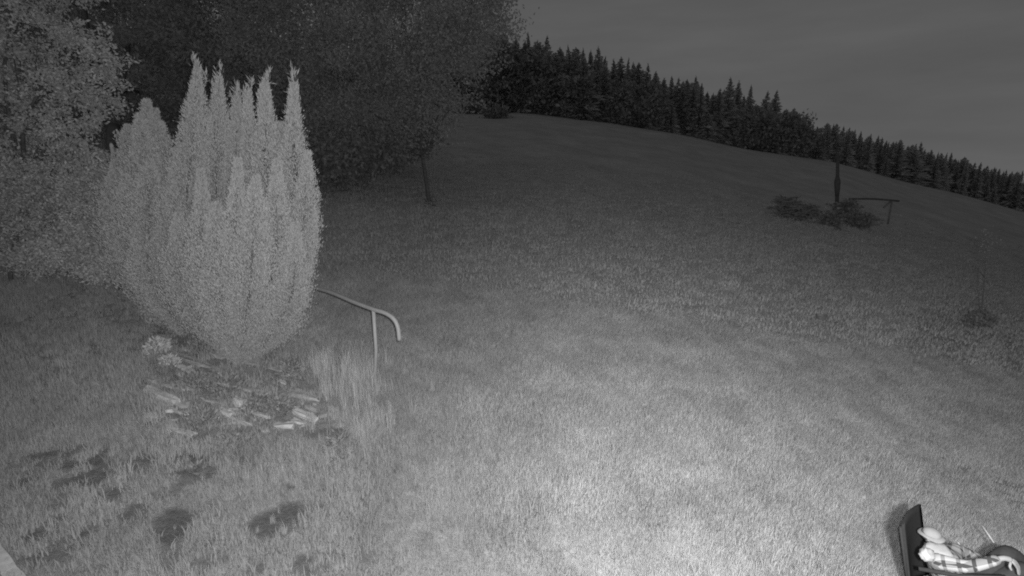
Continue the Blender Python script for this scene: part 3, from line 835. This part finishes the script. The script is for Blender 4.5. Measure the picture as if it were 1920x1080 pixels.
for i, (px, py, rp_, hg, n, mk, lb) in enumerate(LP): low_plant('low_plant', px, py, rp_, hg, n, M[mk], lb, 400 + i)
# hooked stick
b_ = hit(620, 806)
bm = bmesh.new(); s_ = b_.y
tube_bm(bm, [Vector((0, 0, -0.03)), at(617, 790, s_) - b_, at(615, 773, s_) - b_, at(617, 768, s_) - b_, at(622, 769, s_) - b_], [0.008, 0.007, 0.008, 0.008, 0.006], 6)
o = bm_obj('hooked_stick', bm, M['stone2']); o.location = b_
tag(o, 'thin pale hooked stick standing at the right end of the rockery', 'stick')
# ring
b_ = hit(285, 608)
o = empty('ring', b_ + Vector((0, 0, 0.09)))
bm = bmesh.new()
pts = [Vector((0.075 * math.cos(a), 0.02 * math.cos(a), 0.075 * math.sin(a))) for a in np.linspace(0, 2 * math.pi, 17)[:-1]]
tube_bm(bm, pts + [pts[0]], 0.012, 6, False); bm_obj('hoop', bm, M['stone2'], o)
bm = bmesh.new(); bmesh.ops.create_uvsphere(bm, u_segments=10, v_segments=6, radius=0.026); bm_obj('knob', bm, M['stone'], o)
bm = bmesh.new(); tube_bm(bm, [(0, 0.03, -0.2), (0, 0.025, 0.0)], 0.008, 6); bm_obj('spike', bm, M['bark'], o)
tag(o, 'small round grey disc with a bright centre above the rockery', 'garden light')
# stakes
for px, p0, p1, lb, wdt in ((208, 268, 330, 'pale wooden stake showing beside the round-topped conifer', .035), (158, 262, 300, 'dimmer stake top among the left shrubs', .045)):
    y_ = 9.5
    tp = at(px, p0, y_); bz = gz(tp.x, tp.y)
    bm = bmesh.new(); tube_bm(bm, [Vector((0, 0, -0.1)), Vector((0.0, 0, (tp.z - bz) * .5)), Vector((0, 0, tp.z - bz - 0.04)), Vector((0, 0, tp.z - bz))], [wdt, wdt, wdt, wdt * 0.5], 7)
    o = bm_obj('stake', bm, M['palewood']); o.location = (tp.x, tp.y, bz); tag(o, lb, 'stake')

# kerb strip in the lower left corner
a, b_ = hit(-60, 955), hit(62, 1105)
d = (b_ - a); d.z = 0; side = Vector((d.y, -d.x, 0)).normalized()
if side.x > 0: side = -side
bm = bmesh.new(); n = 24; R_ = []
for i in range(n + 1):
    t_ = -0.6 + 2.4 * i / n
    p = a + d * t_; q = p + side * 0.105
    w1 = random.uniform(-.006, .006); w2 = random.uniform(-.02, .02)
    q += side * w2; p += side * w1
    z1 = max(gz(p.x, p.y), gz(q.x, q.y)) + 0.05
    R_.append([bm.verts.new((p.x, p.y, z1 - 0.3)), bm.verts.new((p.x, p.y, z1)), bm.verts.new((q.x, q.y, z1 - 0.005)), bm.verts.new((q.x, q.y, z1 - 0.3))])
for i in range(n):
    for k in range(3): bm.faces.new((R_[i][k], R_[i + 1][k], R_[i + 1][k + 1], R_[i][k + 1]))
bm.faces.new(R_[0]); bm.faces.new(R_[-1][::-1])
o = bm_obj('kerb', bm, M['kerb']); tag(o, 'pale concrete edging strip crossing the lower left corner of the lawn', 'kerb')

# ------------------------------------------------------------------ things on the field
b_ = hit(1539, 600); sc_ = b_.y / ray(1539, 600)[1]
o = empty('feed_bowl', b_ + Vector((0, 0, 0.02)))
bm = bmesh.new()
prof = [(0.0, 0.01), (0.10, 0.01), (0.125, 0.10), (0.14, 0.11), (0.13, 0.12), (0.105, 0.03), (0.0, 0.025)]
rings = [[bm.verts.new((r_ * math.cos(k * math.pi / 8), r_ * math.sin(k * math.pi / 8), z_)) for k in range(16)] for r_, z_ in prof[1:-1]]
for i in range(len(rings) - 1):
    for k in range(16): bm.faces.new((rings[i][k], rings[i][(k + 1) % 16], rings[i + 1][(k + 1) % 16], rings[i + 1][k]))
bm.faces.new(rings[0][::-1]); bm.faces.new(rings[-1])
bm_obj('bowl', bm, M['wood'], o)
bm = bmesh.new(); bmesh.ops.create_uvsphere(bm, u_segments=10, v_segments=6, radius=0.04)
for v in bm.verts: v.co.z = v.co.z * 0.8 + 0.06; v.co.x += 0.03
bm_obj('lump', bm, M['white'], o)
tag(o, 'small round pale bowl lying alone on the open slope', 'bowl')

# tall post
b_ = hit(1569, 402); tp = at(1571, 288, b_.y)
hh = tp.z - b_.z
bm = bmesh.new(); tv = tp - b_; tube_bm(bm, [tv * -.08, tv * .5, tv], [0.11, 0.10, 0.08], 8)
po = empty('wooden_post', b_); bm_obj('pole', bm, M['tarred'], po)
bm = bmesh.new()
zc = at(1570, 345, b_.y).z - b_.z
tube_bm(bm, [tv * ((zc + q_) / hh) for q_ in (-.75, -.3, .15, .48)], [0.10, 0.15, 0.17, 0.09], 8); bm_obj('wrapping', bm, M['tarred'], po)
tag(po, 'tall thin dark post with a thicker wrapped middle on the right of the field', 'post')
# horizontal rail
b0 = hit(1592, 402); b1_ = at(1592, 373, b0.y); b2 = at(1686, 377, b0.y - 0.5)
o = empty('field_rail', b0)
bm = bmesh.new(); tube_bm(bm, catmull([b1_ - b0, b1_.lerp(b2, .5) - b0 + Vector((0, 0, 0.06)), b2 - b0], 4), 0.055, 7); bm_obj('bar', bm, M['tarred'], o)
for f in (0.1, 0.86):
    q = b1_.lerp(b2, f); bm = bmesh.new(); tube_bm(bm, [Vector((q.x, q.y, gz(q.x, q.y) - .1)) - b0, q - b0], 0.05, 7); bm_obj('leg', bm, M['wood'], o)
q = b1_.lerp(b2, 0.86)
bm = bmesh.new(); tube_bm(bm, [q - b0 + Vector((-.45, 0, -.42)), q - b0 + Vector((-.1, 0, -.06))], 0.05, 6); bm_obj('brace', bm, M['wood'], o)
tag(o, 'long thin horizontal dark rail standing on legs right of the tall post', 'rail')
# brush pile
b_ = hit(1488, 410)
bm = bmesh.new(); r = random.Random(5)
for k in range(220):
    x0 = r.uniform(-0.85, 0.8); hgt = 1.25 * (1 - (x0 + .85) / 2.2) ** 0.8
    c_ = Vector((x0, r.uniform(-.5, .5), r.uniform(0.02, hgt)))
    d = Vector((r.gauss(0, 1), r.gauss(0, .6), r.gauss(-.1, .25))).normalized() * r.uniform(.25, .45)
    p0, p1 = c_ - d, c_ + d
    p0.z = max(p0.z, 0.0); p1.z = max(p1.z, 0.0)
    tube_bm(bm, [p0, c_ + Vector((0, 0, .03)), p1], [0.035, 0.03, 0.015], 4)
o = bm_obj('brush_pile', bm, M['wood']); o.location = b_; o['label'] = 'dark heap of cut branches left of the tall post'; o['category'] = 'brush pile'
for i, (px, py, rp_, hp, y_off, lb) in enumerate([(1560, 424, 12, 12, 0, 'small dark bush left under the tall post'), (1605, 424, 28, 16, 0, 'wide low dark bush below the horizontal rail'),
        (1515, 402, 9, 6, 0, 'tiny dark bush at the right end of the brush pile'), (1585, 410, 14, 18, 0, 'dark bush between the tall post and the rail'), (930, 222, 13, 9, 0, 'small bush at the crest near the big dark tree'),
        (1838, 610, 16, 12, 0, 'small dark bush at the foot of the thin sapling'), (875, 212, 34, 7, 0, 'low scrub along the crest by the big dark tree')]):
    b_ = hit(px, py)
    bl = blobs_px([(px, py - hp * .9, b_.y, rp_, hp)])
    broadleaf('dark_bush', b_, bl, 1600, 60, 0.03 * b_.y / 5, 0.05 * b_.y / 8, 0.03 * b_.y / 8, M['dark_leaf'] if i not in (4, 6) else M['weed'], 0.03, lb, 'bush', 500 + i, 'dark bushes on the field')
# sapling
b_ = hit(1840, 612); y_ = b_.y
o = empty('sapling', b_)
bm = bmesh.new(); Q = [Vector((0, 0, -0.05))] + [at(px, py, y_) - b_ for px, py in ((1842, 570), (1846, 520), (1850, 470), (1852, 430))]
tube_bm(bm, catmull(Q, 4), [0.018 - 0.0009 * i for i in range(17)], 6)
Q2 = [Q[2], at(1828, 500, y_) - b_, at(1822, 450, y_) - b_]; tube_bm(bm, Q2, [.008, .006, .003], 5)
Q3 = [Q[1], at(1815, 575, y_) - b_, at(1806, 610, y_) - b_]; tube_bm(bm, Q3, [.008, .006, .003], 5)
bm_obj('trunk', bm, M['bark'], o)
C = []; 
for _ in range(420):
    t_ = random.random() ** .8; i = min(int(t_ * 4), 3); q = Q[i].lerp(Q[i + 1], t_ * 4 - i)
    C.append(list(q + Vector((random.gauss(0, .12), random.gauss(0, .12), random.gauss(0, .06)))))
link('crown', leaves('crown', np.array(C), rng.normal(size=(420, 3)), 0.06, 0.025), M['dark_leaf'], o)
tag(o, 'thin dark sapling on the right edge of the slope', 'tree')

# ------------------------------------------------------------------ reclining chair and person
YP = 4.35
fw = Vector((0.60, -0.80, 0)); fw.normalize()        # where the sitter faces
far_ = Vector((0.80, 0.60, 0)).normalized()          # across, away from the camera
top_near = at(1694, 984, 4.30); 
top_far = at(1727, 946, 4.72)
gx = gz(3.9, 4.3)
ch = empty('garden_recliner', (top_near.x + 0.3, top_near.y, gz(top_near.x + 0.3, top_near.y)))
CB = ch.location.copy()
tag(ch, 'dark high-backed folding recliner seen from behind in the lower right corner', 'chair')
lowL = at(1712, 1125, 4.22); lowR = lowL + (top_far - top_near) * 1.0
# back sling: curved grid
bm = bmesh.new(); rows = []
for i in range(13):
    t_ = i / 12
    row = []
    for j in range(9):
        s_ = j / 8
        p = (top_near.lerp(top_far, s_)).lerp(lowL.lerp(lowR, s_), t_)
        p += fw * (-0.05 * math.sin(math.pi * s_) * (0.4 + t_)) + Vector((0, 0, 0.02 * math.sin(math.pi * s_) * (1 - t_)))
        row.append(p - CB)
    rows.append(row)
fr = [[bm.verts.new(p) for p in row] for row in rows]
bk = [[bm.verts.new(p - fw * 0.018) for p in row] for row in rows]
for i in range(12):
    for j in range(8):
        f = bm.faces.new((fr[i][j], fr[i][j + 1], fr[i + 1][j + 1], fr[i + 1][j])); f.smooth = True
        f = bm.faces.new((bk[i][j], bk[i + 1][j], bk[i + 1][j + 1], bk[i][j + 1])); f.smooth = True
for i in range(12):
    bm.faces.new((fr[i][0], fr[i + 1][0], bk[i + 1][0], bk[i][0])); bm.faces.new((fr[i][8], bk[i][8], bk[i + 1][8], fr[i + 1][8]))
for j in range(8):
    bm.faces.new((fr[0][j], bk[0][j], bk[0][j + 1], fr[0][j + 1])); bm.faces.new((fr[12][j], fr[12][j + 1], bk[12][j + 1], bk[12][j]))
bm_obj('backrest', bm, M['fabric'], ch)
ax = (top_far - top_near).normalized()
dn = (lowL - top_near).normalized()
# seat sling, frame
seatL = lowL + fw * 0.55 + Vector((0, 0, 0.14)); seatR = lowR + fw * 0.55 + Vector((0, 0, 0.14))
bm = bmesh.new(); vv = [[bm.verts.new(a.lerp(b2_, s_) - CB + Vector((0, 0, -0.04 * math.sin(math.pi * s_) + dz))) for s_ in np.linspace(0, 1, 6)] for a, b2_, dz in ((lowL, lowR, 0), (lowL.lerp(seatL, .5), lowR.lerp(seatR, .5), -.03), (seatL, seatR, 0))]
for i in range(2):
    for j in range(5): bm.faces.new((vv[i][j], vv[i][j + 1], vv[i + 1][j + 1], vv[i + 1][j]))
bm_obj('seat', bm, M['fabric'], ch)
def tub(name, pts, r_=0.011, mat='tube', par=ch):
    bm = bmesh.new(); tube_bm(bm, [Vector(p) - CB for p in pts], r_, 8); return bm_obj(name, bm, M[mat], par)
o_ = -fw * 0.03
tub('back_tube', [top_near + o_ + dn * .04, lowL + o_], .012, 'fabric'); tub('back_tube', [top_far + o_ + dn * .10, lowR + o_], .012, 'fabric')
def gp(v): return Vector((v.x, v.y, gz(v.x, v.y)))
tub('front_leg', [seatL, gp(lowL + fw * 0.15)]); tub('front_leg', [seatR, gp(lowR + fw * 0.15)])
tub('rear_leg', [lowL + fw * .15 + Vector((0, 0, .12)), gp(lowL + fw * .62)]); tub('rear_leg', [lowR + fw * .15 + Vector((0, 0, .12)), gp(lowR + fw * .62)])
# arm supports on the far side: two short bright tubes and the near armrest
tub('arm_support', [at(1796, 1016, 4.62), at(1813, 1044, 4.52)], .009)
tub('arm_support', [at(1842, 986, 4.95), at(1864, 1018, 4.80)], .008)
nearA = [at(1722, 1066, 4.15), at(1800, 1080, 4.02), at(1885, 1082, 3.93)]
tub('armrest', nearA, .020, 'fabric'); tub('armrest', [p + far_ * 0.56 - Vector((0, 0, .16)) for p in nearA], .016, 'fabric')

pe = empty('person', (CB.x + 0.25, CB.y - 0.1, gz(CB.x + 0.25, CB.y - 0.1)))
PB = pe.location.copy()
tag(pe, 'person in a pale brimmed hat, plaid shirt and dark trousers leaning back in the recliner', 'person')
def skin(name, nodes, edges, mat, root=0, sub=2):
    me = bpy.data.meshes.new(name)
    me.from_pydata([tuple(Vector(n[0]) - PB) for n in nodes], edges, [])
    o = link(name, me, mat, pe)
    md = o.modifiers.new('skin', 'SKIN'); md.use_smooth_shade = True
    for i, n in enumerate(nodes):
        v = me.skin_vertices[0].data[i]; rr = n[1]
        v.radius = rr if hasattr(rr, '__len__') else (rr, rr)
        v.use_root = (i == root)
    s_ = o.modifiers.new('sub', 'SUBSURF'); s_.levels = sub; s_.render_levels = sub
    return o
hip = at(1800, 1135, 4.18); 
chest = at(1768, 1062, 4.32); waist = at(1786, 1100, 4.25)
shN = at(1757, 1052, 4.16); shF = at(1790, 1030, 4.52); neck = at(1756, 1028, 4.38); headc = at(1746, 1005, 4.43)
elN = at(1815, 1064, 4.02); wrN = at(1882, 1046, 3.98); paN = at(1897, 1050, 3.97); knN = at(1904, 1062, 3.96)
elF = at(1838, 1050, 4.50); wrF = at(1880, 1068, 4.38)
kneeF = at(1893, 1030, 4.30); kneeN = at(1925, 1062, 4.12); footF = at(1990, 1150, 4.25); footN = at(2010, 1190, 4.05)
# body: one surface from pelvis to head with both arms and legs
nodes = [(hip, .10), (waist, .095), (chest, .105), (neck, .05), (headc - Vector((0, 0, .045)), .050), (headc + Vector((0, 0, .005)), .064), (headc + Vector((0, 0, .045)), .045),
         (shN, .05), (elN, .036), (wrN, .024), (shF, .05), (elF, .036), (wrF, .024), (kneeN, .05), (footN, .04), (kneeF, .05), (footF, .04), (paN, .028)]
edges = [(0, 1), (1, 2), (2, 3), (3, 4), (4, 5), (5, 6), (2, 7), (7, 8), (8, 9), (2, 10), (10, 11), (11, 12), (0, 13), (13, 14), (0, 15), (15, 16), (9, 17)]
skin('body', nodes, edges, M['skin'])
# hand: four fingers and thumb drooping over the armrest end
fdir = Vector((knN - paN)).normalized()
for k in range(4):
    off = far_ * (0.026 - 0.017 * k)
    l_ = (0.95, 1.05, 1.0, 0.8)[k]
    a0 = paN + off * .6; a1 = at(1903, 1055, 3.96) + off; a2 = at(1909, 1064, 3.955) + off; a3 = a2.lerp(at(1911, 1078, 3.95) + off, l_)
    skin('finger', [(a0, .010), (a1, .0105), (a2, .0095), (a3, .0075)], [(0, 1), (1, 2), (2, 3)], M['skin'], 0, 1)
skin('thumb', [(paN + Vector((0, 0, -.01)) - far_ * .02, .012), (at(1893, 1062, 3.93), .011), (at(1897, 1070, 3.92), .009)], [(0, 1), (1, 2)], M['skin'], 0, 1)
# face
def ell(name, c_, rx, ry, rz, mat, seg=14):
    bm = bmesh.new(); bmesh.ops.create_uvsphere(bm, u_segments=seg, v_segments=seg // 2 + 2, radius=1)
    for v in bm.verts:
        q = v.co; v.co = (c_ - PB) + fw * q.x * rx + far_ * q.y * ry + Vector((0, 0, q.z * rz))
    for f in bm.faces: f.smooth = True
    return bm_obj(name, bm, mat, pe)
ell('nose', headc + fw * .072 + Vector((0, 0, -.005)), .018, .011, .016, M['skin'], 8)
ell('chin', headc + fw * .050 + Vector((0, 0, -.066)), .03, .03, .022, M['skin'], 8)
for s_ in (-1, 1):
    ell('eye', headc + fw * .060 + far_ * s_ * .032 + Vector((0, 0, .02)), .009, .012, .008, M['trouser'], 8)
    ell('ear', headc + far_ * s_ * .066 + Vector((0, 0, -.005)), .02, .009, .030, M['skin'], 8)
ell('mouth', headc + fw * .060 + Vector((0, 0, -.045)), .006, .024, .005, M['hair'], 8)
ell('hair', headc - fw * .022 + Vector((0, 0, .012)), .066, .069, .066, M['hair'], 16)
# cap: dome and peak
bm = bmesh.new(); bmesh.ops.create_uvsphere(bm, u_segments=18, v_segments=12, radius=1)
bmesh.ops.delete(bm, geom=[v for v in bm.verts if v.co.z < -0.02], context='VERTS')
for v in bm.verts:
    q = v.co; v.co = (headc + Vector((0, 0, .030)) - PB) + fw * q.x * .080 + far_ * q.y * .074 + Vector((0, 0, q.z * .056))
for f in bm.faces: f.smooth = True
cap = bm_obj('hat', bm, M['cap'], pe)
bm = bmesh.new(); rr = []
for i in range(4):
    e = i / 3
    row = []
    for j in range(24):
        a = 2 * math.pi * j / 24
        wv = .008 * math.sin(a * 3 + 1) * e
        row.append(bm.verts.new(headc - PB + Vector((0, 0, .030 - .020 * e + wv)) + fw * math.cos(a) * (.072 + .042 * e) + far_ * math.sin(a) * (.068 + .034 * e)))
    rr.append(row)
for i in range(3):
    for j in range(24):
        f = bm.faces.new((rr[i][j], rr[i][(j + 1) % 24], rr[i + 1][(j + 1) % 24], rr[i + 1][j])); f.smooth = True
o = bm_obj('brim', bm, M['cap'], cap); md = o.modifiers.new('thick', 'SOLIDIFY'); md.thickness = 0.004
# shirt
skin('shirt', [(hip + Vector((0, 0, .03)), (.15, .12)), (waist, (.15, .125)), (chest, (.155, .125)), (neck - Vector((0, 0, .05)), .075), (shN, .078), (elN, .060), (wrN - (wrN - elN) * .08, .045), (shF, .078), (elF, .060), (wrF, .045)],
     [(0, 1), (1, 2), (2, 3), (2, 4), (4, 5), (5, 6), (2, 7), (7, 8), (8, 9)], M['plaid'])
# white cloth round the neck and near shoulder
def crumple(name, c_, rx, ry, rz, mat, seed):
    r = random.Random(seed)
    bm = bmesh.new(); bmesh.ops.create_icosphere(bm, subdivisions=3, radius=1)
    ph = [r.uniform(0, 6) for _ in range(6)]
    for v in bm.verts:
        q = v.co.copy(); k = 1 + .13 * math.sin(q.x * 5 + ph[0]) * math.sin(q.y * 4 + ph[1]) + .10 * math.sin(q.z * 9 + q.x * 6 + ph[2]) + .07 * math.sin(q.x * 14 + q.y * 9 + ph[3])
        q *= k; v.co = (c_ - PB) + fw * q.x * rx + far_ * q.y * ry + Vector((0, 0, q.z * rz))
    for f in bm.faces: f.smooth = True
    return bm_obj(name, bm, mat, pe)
crumple('white_hood', at(1757, 1034, 4.30), .115, .14, .062, M['scarf'], 1)
crumple('collar', at(1737, 1040, 4.20), .06, .07, .06, M['scarf'], 2)
# trousers: thighs raised
skin('trousers', [(hip, .13), (hip.lerp(kneeN, .5) + Vector((0, 0, .02)), .10), (kneeN, .082), (footN, .06), (hip.lerp(kneeF, .5) + Vector((0, 0, .03)), .105), (kneeF, .088), (footF, .06)],
     [(0, 1), (1, 2), (2, 3), (0, 4), (4, 5), (5, 6)], M['trouser'])
